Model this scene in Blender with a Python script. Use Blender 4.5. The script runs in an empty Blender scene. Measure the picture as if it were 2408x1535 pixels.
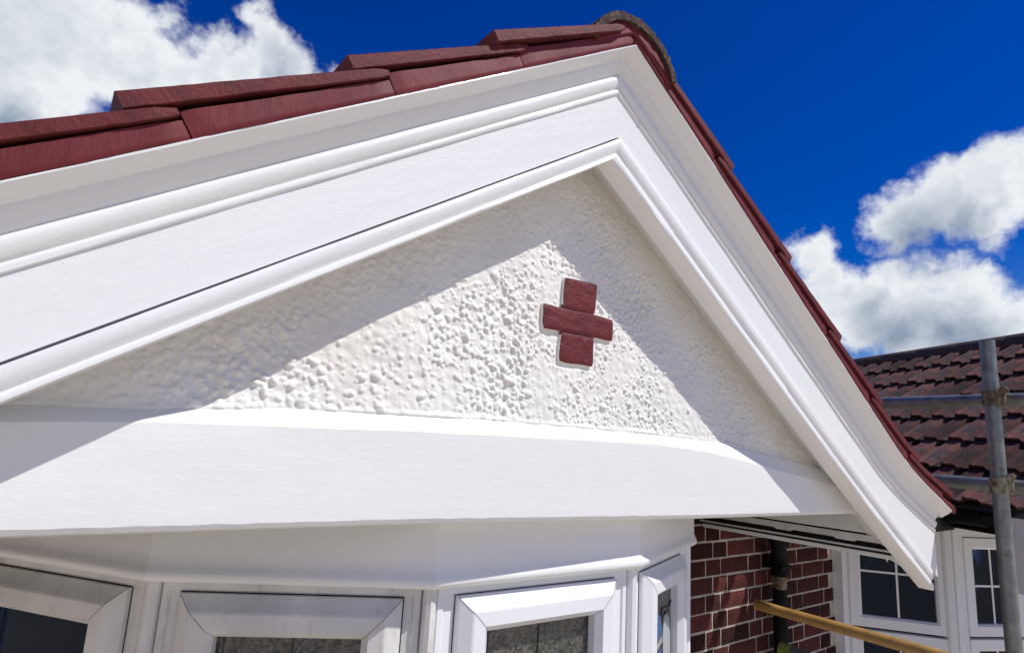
import bpy, math, random
import numpy as np
from mathutils import Vector, Matrix, noise as mnoise

# ------------------------------------------------------------------ camera, sky, sun, exposure
SC = bpy.context.scene
COL = SC.collection
# world axes: x along the gable to the right, y into the wall, z up; camera at the origin
M = np.array([[0.79168922, 0.1563602, 0.59057571],
              [-0.6082036, 0.11059634, 0.7860387],
              [0.05758966, -0.98148863, 0.18265677]])   # world = M @ camera(right, down, forward)
FPX, CX, CY = 1408.232, 1204.0, 767.5                   # focal length in pixels of a 2408 px wide picture
cam = bpy.data.cameras.new("camera")
cam_ob = bpy.data.objects.new("camera", cam)
COL.objects.link(cam_ob)
cam.sensor_width = 36.0
cam.lens = 36.0 * FPX / 2408.0
cam.clip_start = 0.01
cam.clip_end = 5000
mw = Matrix.Identity(4)
for i in range(3):
    mw[i][0] = M[i][0]; mw[i][1] = -M[i][1]; mw[i][2] = -M[i][2]
cam_ob.matrix_world = mw
SC.camera = cam_ob

def direction(px, py):
    r = M @ np.array([px - CX, py - CY, FPX])
    return r / np.linalg.norm(r)

TO_SUN = Vector((0.74, -1.0, 1.675)).normalized()
SUN_EL = math.asin(TO_SUN.z)
SUN_ROT = math.atan2(TO_SUN.x, TO_SUN.y)
sun = bpy.data.lights.new("sun", 'SUN')
sun.energy = 5.0
sun.angle = math.radians(0.53)
sun.color = (1.0, 0.975, 0.94)
sun_ob = bpy.data.objects.new("sun", sun)
sun_ob.rotation_euler = (-TO_SUN).to_track_quat('-Z', 'Y').to_euler()
sun_ob.location = (3, -4, 8)
COL.objects.link(sun_ob)

SC.view_settings.view_transform = 'Standard'
SC.view_settings.look = 'None'
SC.view_settings.exposure = -0.25
SC.view_settings.gamma = 1.0
SC.view_settings.use_curve_mapping = False
try:
    SC.cycles.max_bounces = 7
    SC.cycles.diffuse_bounces = 4
except Exception:
    pass

def build_world():
    w = bpy.data.worlds.new("World"); SC.world = w; w.use_nodes = True
    nt = w.node_tree; nt.nodes.clear()
    N = nt.nodes.new; L = nt.links.new
    out = N('ShaderNodeOutputWorld'); bg = N('ShaderNodeBackground')
    L(bg.outputs[0], out.inputs[0])
    sky = N('ShaderNodeTexSky'); sky.sky_type = 'NISHITA'; sky.sun_disc = False
    sky.sun_elevation = SUN_EL; sky.sun_rotation = SUN_ROT
    sky.air_density = 1.0; sky.dust_density = 0.3; sky.ozone_density = 2.5
    hs = N('ShaderNodeHueSaturation'); hs.inputs['Saturation'].default_value = 1.6; hs.inputs['Value'].default_value = 1.5
    hs.inputs['Hue'].default_value = 0.53
    L(sky.outputs[0], hs.inputs['Color'])
    tc = N('ShaderNodeTexCoord')
    n1 = N('ShaderNodeTexNoise'); n1.inputs['Scale'].default_value = 7.0; n1.inputs['Detail'].default_value = 7; n1.inputs['Roughness'].default_value = 0.62
    n0 = N('ShaderNodeTexNoise'); n0.inputs['Scale'].default_value = 38.0; n0.inputs['Detail'].default_value = 4; n0.inputs['Roughness'].default_value = 0.6
    def vm(op, a, b):
        n = N('ShaderNodeVectorMath'); n.operation = op
        for i, v in enumerate((a, b)):
            if hasattr(v, 'is_linked'): L(v, n.inputs[i])
            else: n.inputs[i].default_value = v
        return n.outputs[1] if op == 'DISTANCE' else n.outputs[0]
    def mt(op, a, b=0.0, c=0.0):
        n = N('ShaderNodeMath'); n.operation = op
        for i, v in enumerate((a, b, c)):
            if hasattr(v, 'is_linked'): L(v, n.inputs[i])
            else: n.inputs[i].default_value = v
        return n.outputs[0]
    dirv = vm('NORMALIZE', tc.outputs['Generated'], (0, 0, 0))
    L(dirv, n1.inputs['Vector']); L(dirv, n0.inputs['Vector'])
    def sc(v, s):
        n = N('ShaderNodeVectorMath'); n.operation = 'SCALE'; L(v, n.inputs[0]); n.inputs['Scale'].default_value = s
        return n.outputs[0]
    w1 = sc(vm('SUBTRACT', n1.outputs['Color'], (0.5, 0.5, 0.5)), 0.16)
    w0 = sc(vm('SUBTRACT', n0.outputs['Color'], (0.5, 0.5, 0.5)), 0.028)
    dw = vm('ADD', vm('ADD', dirv, w1), w0)
    # cumulus heaps: (x, y, radius) in the 2408 px picture grid, only used to get sky directions
    heaps = [(20, 40, 270), (40, 290, 170), (200, 270, 120), (190, 120, 230), (330, 175, 165), (430, 205, 120), (330, 50, 110), (625, 120, 112), (700, 140, 72), (560, 210, 110), (470, 175, 110),
             (785, 160, 40), (2400, 385, 110), (2300, 415, 120), (2195, 465, 120), (2095, 490, 85), (2290, 490, 120),
             (2130, 555, 66), (1930, 600, 80), (1960, 680, 105), (2090, 690, 110),
             (2200, 655, 75), (2290, 690, 115), (2410, 700, 85), (2020, 760, 120), (2190, 780, 140), (2370, 780, 130)]
    bases = [(-50, 310, 150), (2150, 560, 105), (2260, 540, 90), (2110, 800, 110), (2260, 800, 120), (660, 170, 60), (2050, 720, 60)]
    def to_blobs(lst):
        out_ = []
        for (x, y, r) in lst:
            c = direction(x, y); e = direction(x + r * 0.7, y + r * 0.7)
            out_.append((tuple(c), float(np.linalg.norm(c - e))))
        return out_
    def dens(vec, blobs):
        acc = None
        for c, r in blobs:
            k = min(1.0, r / 0.09)
            v = mt('MULTIPLY_ADD', vm('DISTANCE', vec, c), -k / r, k)
            if acc is None: acc = v
            else:
                n = N('ShaderNodeMath'); n.operation = 'SMOOTH_MAX'; L(acc, n.inputs[0]); L(v, n.inputs[1]); n.inputs[2].default_value = 0.10
                acc = n.outputs[0]
        return acc
    def mr(v, a, b, c=0.0, d=1.0):
        n = N('ShaderNodeMapRange'); n.interpolation_type = 'SMOOTHSTEP'
        L(v, n.inputs[0]); n.inputs[1].default_value = a; n.inputs[2].default_value = b; n.inputs[3].default_value = c; n.inputs[4].default_value = d
        return n.outputs[0]
    d0 = dens(dw, to_blobs(heaps))
    db = dens(sc(vm('ADD', dw, dirv), .5), to_blobs(bases))
    # the same broken cumulus goes on over the rest of the sky
    n2 = N('ShaderNodeTexNoise'); n2.inputs['Scale'].default_value = 2.6; n2.inputs['Detail'].default_value = 4; n2.inputs['Roughness'].default_value = .58
    L(dirv, n2.inputs['Vector'])
    n3 = N('ShaderNodeVectorMath'); n3.operation = 'DOT_PRODUCT'; L(dirv, n3.inputs[0]); n3.inputs[1].default_value = tuple(direction(1204, 767))
    away = mr(n3.outputs['Value'], 0.62, 0.40)
    rest = mt('SUBTRACT', mt('MULTIPLY', mt('SUBTRACT', n2.outputs['Fac'], 0.575), 3.0), mt('MULTIPLY', mt('SUBTRACT', 1.0, away), 3.0))
    d0 = mt('MAXIMUM', d0, rest)
    alpha = mr(d0, -0.02, 0.30)
    puff = mt('SUBTRACT', n1.outputs['Fac'], 0.5)
    shade = mt('ADD', mr(db, -0.25, 0.75, 0.0, 0.85), mt('MULTIPLY', puff, -.95))
    shade = mt('ADD', shade, mr(d0, .15, .75, 0.0, .22))
    fine = mt('MULTIPLY', mt('SUBTRACT', n0.outputs['Fac'], 0.5), -.5)
    shade = mt('ADD', shade, fine)
    ccol = N('ShaderNodeMix'); ccol.data_type = 'RGBA'; ccol.clamp_factor = True
    L(shade, ccol.inputs[0]); ccol.inputs[6].default_value = CLOUD_LIT; ccol.inputs[7].default_value = CLOUD_BASE
    mx = N('ShaderNodeMix'); mx.data_type = 'RGBA'
    L(alpha, mx.inputs[0]); L(hs.outputs[0], mx.inputs[6]); L(ccol.outputs[2], mx.inputs[7])
    L(mx.outputs[2], bg.inputs['Color']); bg.inputs['Strength'].default_value = SKY_STRENGTH
    w.cycles.sampling_method = 'MANUAL'; w.cycles.sample_map_resolution = 256
CLOUD_LIT, CLOUD_BASE, SKY_STRENGTH = (13.5, 14.0, 14.6, 1), (2.7, 3.8, 5.8, 1), 0.075
build_world()

# ------------------------------------------------------------------ helpers
def rgb(r, g, b):
    f = lambda c: (c / 255 / 12.92) if c / 255 <= 0.04045 else ((c / 255 + 0.055) / 1.055) ** 2.4
    return (f(r), f(g), f(b), 1.0)

def material(name, base, rough=0.5, var=0.0, var_scale=6.0, bump=0.0, bump_scale=60.0, stretch=(1, 1, 1), spec=0.5, metallic=0.0,
             base2=None, mix_scale=4.0, mix_lo=0.45, mix_hi=0.6, bump2=0.0, bump2_scale=8.0, coat=0.0, per_object=0.0, detail=6, rot=(0, 0, 0), tex=False, specks=0.0, speck_scale=50.0):
    m = bpy.data.materials.new(name); m.use_nodes = True
    nt = m.node_tree; N = nt.nodes.new; L = nt.links.new
    b = nt.nodes['Principled BSDF']
    b.inputs['Roughness'].default_value = rough; b.inputs['Specular IOR Level'].default_value = spec
    b.inputs['Metallic'].default_value = metallic; b.inputs['Coat Weight'].default_value = coat
    tc = N('ShaderNodeTexCoord'); mp = N('ShaderNodeMapping'); L(tc.outputs['Object'], mp.inputs[0]); mp.inputs['Scale'].default_value = stretch; mp.inputs['Rotation'].default_value = rot
    if tex: mp.vector_type = 'TEXTURE'
    col = None
    base = tuple(base) + ((1.0,) if len(base) == 3 else ())
    b.inputs['Base Color'].default_value = base
    if base2 is not None:
        n = N('ShaderNodeTexNoise'); n.inputs['Scale'].default_value = mix_scale; n.inputs['Detail'].default_value = 8; n.inputs['Roughness'].default_value = .65; L(mp.outputs[0], n.inputs['Vector'])
        r = N('ShaderNodeMapRange'); r.inputs[1].default_value = mix_lo; r.inputs[2].default_value = mix_hi; L(n.outputs['Fac'], r.inputs[0])
        mx = N('ShaderNodeMix'); mx.data_type = 'RGBA'; L(r.outputs[0], mx.inputs[0]); mx.inputs[6].default_value = base
        mx.inputs[7].default_value = tuple(base2) + ((1.0,) if len(base2) == 3 else ()); col = mx.outputs[2]
    if var or per_object:
        hs = N('ShaderNodeHueSaturation')
        if col is not None: L(col, hs.inputs['Color'])
        else: hs.inputs['Color'].default_value = base
        val = None
        if var:
            n = N('ShaderNodeTexNoise'); n.inputs['Scale'].default_value = var_scale; n.inputs['Detail'].default_value = 7; L(mp.outputs[0], n.inputs['Vector'])
            r = N('ShaderNodeMapRange'); r.inputs[1].default_value = .3; r.inputs[2].default_value = .7
            r.inputs[3].default_value = 1 - var; r.inputs[4].default_value = 1 + var * .5; L(n.outputs['Fac'], r.inputs[0]); val = r.outputs[0]
        if per_object:
            oi = N('ShaderNodeObjectInfo'); r2 = N('ShaderNodeMapRange'); L(oi.outputs['Random'], r2.inputs[0])
            r2.inputs[3].default_value = 1 - per_object; r2.inputs[4].default_value = 1 + per_object
            if val is not None:
                mm = N('ShaderNodeMath'); mm.operation = 'MULTIPLY'; L(val, mm.inputs[0]); L(r2.outputs[0], mm.inputs[1]); val = mm.outputs[0]
            else: val = r2.outputs[0]
        L(val, hs.inputs['Value']); col = hs.outputs[0]
    if col is not None: L(col, b.inputs['Base Color'])
    last = None
    for (s, sc_) in ((bump, bump_scale), (bump2, bump2_scale)):
        if s:
            n = N('ShaderNodeTexNoise'); n.inputs['Scale'].default_value = sc_; n.inputs['Detail'].default_value = detail; n.inputs['Roughness'].default_value = .6; L(mp.outputs[0], n.inputs['Vector'])
            bp = N('ShaderNodeBump'); bp.inputs['Strength'].default_value = s; bp.inputs['Distance'].default_value = 0.004; L(n.outputs['Fac'], bp.inputs['Height'])
            if last is not None: L(last, bp.inputs['Normal'])
            last = bp.outputs[0]
    if specks:
        n = N('ShaderNodeTexNoise'); n.inputs['Scale'].default_value = speck_scale; n.inputs['Detail'].default_value = 1; L(tc.outputs['Object'], n.inputs['Vector'])
        r = N('ShaderNodeMapRange'); r.inputs[1].default_value = .72; r.inputs[2].default_value = .80; L(n.outputs['Fac'], r.inputs[0])
        bp = N('ShaderNodeBump'); bp.inputs['Strength'].default_value = specks; bp.inputs['Distance'].default_value = 0.004; L(r.outputs[0], bp.inputs['Height'])
        if last is not None: L(last, bp.inputs['Normal'])
        last = bp.outputs[0]
    if last is not None: L(last, b.inputs['Normal'])
    return m

WHITE = (0.795, 0.80, 0.775)
MT = {}
for _k, _sg in (('white_gloss_left', 1), ('white_gloss_right', -1)):
    # brushed gloss: streaks run along the rake
    MT[_k] = material(_k, WHITE, rough=.30, var=.045, var_scale=5, bump=.26, bump_scale=60, stretch=(5.0, 1, .8), rot=(0, -_sg * math.radians(32.9), 0), tex=True, bump2=.16, bump2_scale=16, specks=.13, speck_scale=120)
MT['white_gloss'] = material('white_gloss_paint', WHITE, rough=.30, var=.05, var_scale=5, bump=.16, bump_scale=34, bump2=.10, bump2_scale=150)
MT['white_paint'] = material('white_masonry_paint', WHITE, rough=.38, var=.05, var_scale=4, bump=.14, bump_scale=70, stretch=(4, 1, .8), tex=True, bump2=.16, bump2_scale=14, specks=.15, speck_scale=105)
MT['render'] = material('painted_roughcast', (0.80, 0.785, 0.735), rough=.75, spec=.3, var=.06, var_scale=6, bump=.12, bump_scale=200, base2=(.70, .655, .58), mix_scale=3.2, mix_lo=.52, mix_hi=.80)
MT['pvc'] = material('white_pvc', (0.80, 0.81, 0.81), rough=.22, var=.03, var_scale=3, bump=.03, bump_scale=30)
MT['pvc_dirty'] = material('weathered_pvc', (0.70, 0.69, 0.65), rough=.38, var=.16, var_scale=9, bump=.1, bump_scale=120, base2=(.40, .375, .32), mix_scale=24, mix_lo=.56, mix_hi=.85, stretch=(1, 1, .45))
MT['red'] = material('red_masonry_paint', (0.155, 0.0215, 0.0245), rough=.52, var=.20, var_scale=16, bump=.20, bump_scale=60, bump2=.22, bump2_scale=170, spec=.28, stretch=(1.6, 1, .35), rot=(0, .5, 0))
MT['red_tile'] = material('red_painted_tile', (0.132, 0.0205, 0.022), rough=.62, spec=.25, var=.28, var_scale=22, bump=.40, bump_scale=150, bump2=.15, bump2_scale=35, base2=(.075, .022, .02), mix_scale=30, mix_lo=.55, mix_hi=.72)
MT['red_brick'] = material('red_gloss_brick', (0.135, 0.018, 0.021), rough=.5, spec=.3, var=.15, var_scale=20, bump=.8, bump_scale=75, bump2=.5, bump2_scale=200)
MT['moss'] = material('lichened_clay', (0.062, 0.029, 0.022), rough=.95, var=.5, var_scale=70, bump=1.0, bump_scale=150, base2=(.13, .095, .062), mix_scale=70, mix_lo=.5, mix_hi=.66)
MT['brick'] = material('dark_red_brick', (0.076, 0.018, 0.015), rough=.85, spec=.2, var=.3, var_scale=40, bump=.9, bump_scale=120, base2=(.030, .018, .017), mix_scale=16, mix_lo=.5, mix_hi=.75, per_object=.7)
MT['mortar'] = material('pale_mortar', (0.52, 0.475, 0.40), rough=.95, var=.2, var_scale=30, bump=.8, bump_scale=120)
MT['tile'] = material('concrete_roof_tile', (0.145, 0.058, 0.048), rough=.9, spec=.2, var=.35, var_scale=25, bump=.7, bump_scale=110, base2=(.055, .045, .043), mix_scale=9, mix_lo=.42, mix_hi=.62, per_object=.55)
MT['ridge'] = material('dark_ridge_tile', (0.070, 0.036, 0.030), rough=.85, var=.35, var_scale=20, bump=.7, bump_scale=90, base2=(.12, .085, .06), mix_scale=14, mix_lo=.58, mix_hi=.75)
MT['grime'] = material('grime', (0.22, 0.20, 0.17), rough=.9)
MT['dark'] = material('dark_underlay', (0.012, 0.012, 0.012), rough=.9)
MT['black_pvc'] = material('black_pvc', (0.006, 0.006, 0.007), rough=.6, spec=.12, var=.2, var_scale=12, bump=.05, bump_scale=40)
MT['steel'] = material('galvanised_tube', (0.26, 0.275, 0.26), rough=.5, metallic=.65, var=.3, var_scale=22, bump=.25, bump_scale=90, base2=(.16, .125, .085), mix_scale=13, mix_lo=.55, mix_hi=.75)
MT['rust'] = material('rusty_coupler', (0.16, 0.11, 0.06), rough=.6, metallic=.5, var=.4, var_scale=40, bump=.5, bump_scale=100, base2=(.33, .31, .22), mix_scale=20)
MT['yellow'] = material('yellow_painted_tube', (0.43, 0.25, 0.075), rough=.42, var=.25, var_scale=14, bump=.2, bump_scale=70, base2=(.20, .09, .035), mix_scale=17, mix_lo=.60, mix_hi=.72)
MT['timber'] = material('grey_timber', (0.10, 0.095, 0.085), rough=.9, var=.3, var_scale=20, bump=.6, bump_scale=60, stretch=(3, .4, 3))
MT['moss_green'] = material('green_moss', (0.20, 0.21, 0.035), rough=1.0, var=.5, var_scale=60, bump=1, bump_scale=120)
MT['lead'] = material('lead_came', (0.055, 0.058, 0.062), rough=.45, metallic=.4, var=.2)
MT['curtain'] = material('blue_curtain', (0.006, 0.014, 0.042), rough=.9, var=.2, var_scale=8)
MT['room'] = material('dark_room', (0.008, 0.009, 0.012), rough=.9)
MT['concrete'] = material('pale_paving', (0.56, 0.47, 0.355), rough=.9, var=.15, var_scale=.6, bump=.3, bump_scale=20)
MT['blue_glass'] = material('blue_stained_glass', (0.03, 0.10, 0.25), rough=.12, bump=.5, bump_scale=120)
MT['pink_glass'] = material('pink_stained_glass', (0.36, 0.29, 0.30), rough=.15, bump=.4, bump_scale=120)
MT['pale_glass'] = material('pale_stained_glass', (0.40, 0.42, 0.42), rough=.15, bump=.4, bump_scale=120)

def glass_mat():
    m = bpy.data.materials.new('clear_pane'); m.use_nodes = True
    nt = m.node_tree; nt.nodes.clear(); N = nt.nodes.new; L = nt.links.new
    o = N('ShaderNodeOutputMaterial'); mx = N('ShaderNodeMixShader'); t = N('ShaderNodeBsdfTransparent'); g = N('ShaderNodeBsdfGlossy')
    t.inputs[0].default_value = (.42, .50, .60, 1); g.inputs['Roughness'].default_value = .02; g.inputs[0].default_value = (.52, .66, .88, 1)
    f = N('ShaderNodeFresnel'); f.inputs[0].default_value = 1.36
    tc = N('ShaderNodeTexCoord'); n = N('ShaderNodeTexNoise'); n.inputs['Scale'].default_value = 3.0; L(tc.outputs['Object'], n.inputs['Vector'])
    bp = N('ShaderNodeBump'); bp.inputs['Strength'].default_value = .12; bp.inputs['Distance'].default_value = .01; L(n.outputs['Fac'], bp.inputs['Height'])
    L(bp.outputs[0], g.inputs['Normal'])
    L(f.outputs[0], mx.inputs[0]); L(t.outputs[0], mx.inputs[1]); L(g.outputs[0], mx.inputs[2]); L(mx.outputs[0], o.inputs[0])
    return m
MT['glass'] = glass_mat()

def obscured_mat(name, c1, c2):
    m = bpy.data.materials.new(name); m.use_nodes = True
    nt = m.node_tree; N = nt.nodes.new; L = nt.links.new
    b = nt.nodes['Principled BSDF']; b.inputs['Roughness'].default_value = .14; b.inputs['Specular IOR Level'].default_value = .7
    tc = N('ShaderNodeTexCoord')
    n = N('ShaderNodeTexNoise'); n.inputs['Scale'].default_value = 80; n.inputs['Detail'].default_value = 2.5; n.inputs['Distortion'].default_value = 1.2; L(tc.outputs['Object'], n.inputs['Vector'])
    r = N('ShaderNodeMapRange'); r.inputs[1].default_value = .38; r.inputs[2].default_value = .66; L(n.outputs['Fac'], r.inputs[0])
    mx = N('ShaderNodeMix'); mx.data_type = 'RGBA'; L(r.outputs[0], mx.inputs[0]); mx.inputs[6].default_value = c1 + (1,); mx.inputs[7].default_value = c2 + (1,)  # paler mottle painted into the colour as highlights on the textured glass
    L(mx.outputs[2], b.inputs['Base Color'])
    bp = N('ShaderNodeBump'); bp.inputs['Strength'].default_value = .9; bp.inputs['Distance'].default_value = .004; L(n.outputs['Fac'], bp.inputs['Height']); L(bp.outputs[0], b.inputs['Normal'])
    return m
MT['obscured'] = obscured_mat('obscured_pane', (.022, .024, .020), (.135, .130, .105))

def mesh_obj(name, verts, faces, mat, parent=None, smooth=False, mats=None, fmat=None):
    me = bpy.data.meshes.new(name)
    me.from_pydata([tuple(map(float, v)) for v in verts], [], faces)
    for m in (mats or [mat]): me.materials.append(m if not isinstance(m, str) else MT[m])
    if fmat is not None: me.polygons.foreach_set('material_index', fmat)
    if smooth is True: me.polygons.foreach_set('use_smooth', [True] * len(me.polygons))
    me.update()
    o = bpy.data.objects.new(name, me); COL.objects.link(o)
    if parent is not None: o.parent = parent
    return o

def fix_normals(o):
    import bmesh
    bm = bmesh.new(); bm.from_mesh(o.data); bmesh.ops.recalc_face_normals(bm, faces=bm.faces); bm.to_mesh(o.data); bm.free()
    return o

def smooth_angle(o, deg=35):
    me = o.data
    me.polygons.foreach_set('use_smooth', [True] * len(me.polygons))
    try: me.set_sharp_from_angle(angle=math.radians(deg))
    except Exception: pass
    return o

def bevel(o, w=.004, seg=2):
    b = o.modifiers.new('bevel', 'BEVEL'); b.width = w; b.segments = seg; b.limit_method = 'ANGLE'; b.angle_limit = math.radians(40)
    return o

def empty(name, loc=(0, 0, 0)):
    o = bpy.data.objects.new(name, None); o.location = loc; o.empty_display_size = .1; COL.objects.link(o)
    return o

def tag(o, label, cat=None, group=None, kind=None):
    if label: o['label'] = label
    if cat: o['category'] = cat
    if group: o['group'] = group
    if kind: o['kind'] = kind
    return o

def box_data(x0, x1, y0, y1, z0, z1):
    v = [(x0, y0, z0), (x1, y0, z0), (x1, y1, z0), (x0, y1, z0), (x0, y0, z1), (x1, y0, z1), (x1, y1, z1), (x0, y1, z1)]
    f = [(0, 3, 2, 1), (4, 5, 6, 7), (0, 1, 5, 4), (1, 2, 6, 5), (2, 3, 7, 6), (3, 0, 4, 7)]
    return v, f

def box(name, x0, x1, y0, y1, z0, z1, mat, parent=None, bev=0):
    v, f = box_data(x0, x1, y0, y1, z0, z1)
    o = mesh_obj(name, v, f, mat, parent)
    if bev: bevel(o, bev)
    return o

def tube(name, p0, p1, r, mat, parent=None, seg=20, hollow=True, wobble=0.0, rings=2, inner=0.84):
    p0 = Vector(p0); p1 = Vector(p1); d = (p1 - p0); ln = d.length; d.normalize()
    a = d.orthogonal().normalized(); b = d.cross(a)
    v = []; f = []
    for k in range(rings):
        c = p0 + d * ln * k / (rings - 1)
        if wobble: c = c + a * random.uniform(-wobble, wobble) + b * random.uniform(-wobble, wobble)
        for i in range(seg):
            t = 2 * math.pi * i / seg
            v.append(c + a * r * math.cos(t) + b * r * math.sin(t))
    for k in range(rings - 1):
        for i in range(seg):
            j = (i + 1) % seg
            f.append((k * seg + i, k * seg + j, (k + 1) * seg + j, (k + 1) * seg + i))
    def cap(k, sgn):
        base = k * seg
        if not hollow:
            f.append(tuple(base + i for i in (range(seg) if sgn > 0 else reversed(range(seg))))); return
        c = p0 + d * ln * k / (rings - 1); n0 = len(v)
        for i in range(seg):
            t = 2 * math.pi * i / seg; v.append(c + a * r * inner * math.cos(t) + b * r * inner * math.sin(t))
        n1 = len(v)
        for i in range(seg):
            t = 2 * math.pi * i / seg; v.append(c - d * sgn * .06 + a * r * inner * math.cos(t) + b * r * inner * math.sin(t))
        for i in range(seg):
            j = (i + 1) % seg
            f.append((base + i, base + j, n0 + j, n0 + i)); f.append((n0 + i, n0 + j, n1 + j, n1 + i))
        f.append(tuple(n1 + i for i in range(seg)))
    cap(0, -1); cap(rings - 1, 1)
    o = mesh_obj(name, v, f, mat, parent); fix_normals(o); smooth_angle(o, 45)
    return o

random.seed(11)
def nz(p, s=1.0, seed=0.0):
    return mnoise.noise(Vector((p[0] * s + seed, p[1] * s - seed, p[2] * s + 2 * seed)))

# ------------------------------------------------------------------ ground
g = mesh_obj('ground', [(-400, -400, -2.7), (400, -400, -2.7), (400, 400, -2.7), (-400, 400, -2.7)], [(0, 1, 2, 3)], 'concrete')
tag(g, 'pale paved ground in front of the house', kind='structure')

# ------------------------------------------------------------------ the gabled bay
PITCH = math.radians(32.933); SP, CP = math.sin(PITCH), math.cos(PITCH)
X0 = 0.934
X_END = 2.70; XL_END = -0.86
bay = empty('gabled_bay', (X0, 1.3, -2.7))
bay.matrix_world = Matrix.Translation((X0, 1.3, -2.7))
tag(bay, 'white gabled bay with red verge tiles, roughcast gable wall and bow window', 'bay front')
BAY_INV = Matrix.Translation((-X0, -1.3, 2.7))
def in_bay(o):
    o.parent = bay; o.matrix_parent_inverse = BAY_INV
    return o
def under(o, part):
    o.parent = part
    return o

def kick_hi(t):
    d = t - 1.06
    if d <= 0: return 0.0
    if d < .32: return .30 * d * d
    return .30 * .32 * .32 + .192 * (d - .32)
def kick_lo(t):
    d = t - 0.75
    return 0.0 if d <= 0 else .026 * (d / .9) ** 1.6

def rake_pt(side, t, n, kick=1.0):
    """point on the rake: t down the slope, n square to it (measured from the camera height)"""
    if side > 0: n = n + kick_hi(t) * kick + kick_lo(t) * (1 - kick)
    return (X0 + side * (t * CP + n * SP), n * CP - t * SP)

def apex_t(n): return -n * SP / CP      # where dx = 0

def sweep(name, prof, side, mat, x_end, kick=None, step=.05, closed=True, jitter=None, deg=30, parent=True, taper_end=None):
    """prof: list of (y, nL, nR); swept from the ridge line down one rake, mitred at the ridge, plumb cut at x_end"""
    rings = []
    nseg = 40
    for k in range(nseg + 1):
        ring = []
        for q, (y, nl, nr) in enumerate(prof):
            n = nl if side < 0 else nr
            xa = (nr - nl) / (2 * SP); za = (nr + nl) / (2 * CP)      # true mitre line of this profile point
            kk = 1.0 if kick is None else kick[q]
            dx_a = xa * side
            ta = dx_a * CP - za * SP
            # end: solve x = x_end
            te = ta + 1.0
            for _ in range(30):
                x, z = rake_pt(side, te, n, kk)
                te += side * (x_end - x) / CP * .9
            u = k / nseg
            t = ta + (te - ta) * u
            x, z = rake_pt(side, t, n, kk)
            yy = y
            if jitter:
                j = jitter(x, y, z, q); x += j[0]; yy += j[1]; z += j[2]
            ring.append((x, yy, z))
        rings.append(ring)
    m = len(prof); v = [p for r in rings for p in r]; f = []
    for k in range(nseg):
        for q in range(m if closed else m - 1):
            r = (q + 1) % m
            f.append((k * m + q, k * m + r, (k + 1) * m + r, (k + 1) * m + q))
    if closed:
        f.append(tuple(range(m))[::-1]); f.append(tuple(nseg * m + q for q in range(m)))
    o = mesh_obj(name, v, f, mat); fix_normals(o); smooth_angle(o, deg)
    if parent: in_bay(o)
    return o

def wav(a, s, seed):
    def j(x, y, z, q):
        n = nz((x, z, y), s, seed + q * .37)
        return (0, n * a, nz((x, z, 0), s, seed + 9 + q * .37) * a)
    return j

Y_V, Y_F, Y_W = .842, .893, 1.0
for side in (-1, 1):
    w = 'left' if side < 0 else 'right'
    vb = sweep('verge_board', [(Y_V, .7552, .7655), (Y_V, .7578, .7682), (1.02, .7600, .7705), (1.02, .735, .735), (.876, .7385, .7395), (.871, .7402, .7440), (.855, .7490, .7548), (.845, .7537, .7635)],
               side, 'white_gloss_' + w, X_END + .055 if side > 0 else XL_END - .05, jitter=wav(.0012, 9, 1))
    crown = [(.8715, .7440, .7475), (.8718, .7385, .7420), (.8752, .7325, .7365), (.8800, .7240, .7290), (.8850, .7165, .7210), (.8880, .7125, .7155), (.8838, .7098, .7120), (.8818, .7050, .7080), (.8824, .6990, .7030), (.8848, .6925, .6970),
             (.8880, .6865, .6915), (.8912, .6835, .6885), (.8890, .6815, .6865), (.8882, .6765, .6815), (.8888, .6725, .6775), (.8926, .6705, .6755), (.93, .6705, .6755), (.93, .7440, .7475)]
    sweep('crown_moulding', crown, side, 'white_gloss_' + w, X_END + .018 if side > 0 else XL_END, jitter=wav(.0010, 7, 3), deg=50)
    sweep('fascia_board', [(Y_F, .6725, .6775), (Y_F, .5792, .5927), (.9010, .5786, .5920), (.935, .5786, .5920), (.935, .6725, .6775)], side, 'white_gloss_' + w, X_END + .02 if side > 0 else XL_END,
          kick=[1, 0, 0, 0, 1], jitter=wav(.0007, 5, 5))
    bead = [(.9000, .5762, .5895), (.8885, .5752, .5885), (.8852, .5740, .5870), (.8835, .5690, .5800), (.8838, .5620, .5700), (.8858, .5560, .5620), (.8890, .5505, .5560), (.8915, .5470, .5520),
            (.8900, .5445, .5475), (.8860, .5432, .5440), (.8845, .5412, .5360), (.8850, .5375, .5270), (.8880, .5362, .5245), (.935, .5362, .5245), (.935, .5762, .5895)]
    sweep('bead_moulding', bead, side, 'white_gloss_' + w, X_END - .045 if side > 0 else XL_END, kick=[0] * len(bead), jitter=wav(.0011, 8, 7), deg=50)
    sweep('inner_soffit', [(.889, .5380, .5275), (1.012, .585, .582), (1.012, .62, .62), (.93, .62, .62)], side, 'white_paint', X_END - .08 if side > 0 else XL_END, kick=[0] * 4, jitter=wav(.001, 6, 8))
    sweep('roof_slope', [(.87, .790, .792), (3.6, .790, .792), (3.6, .763, .7735), (.87, .763, .7735)], side, 'ridge', X_END + .09 if side > 0 else XL_END - .09)

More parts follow.
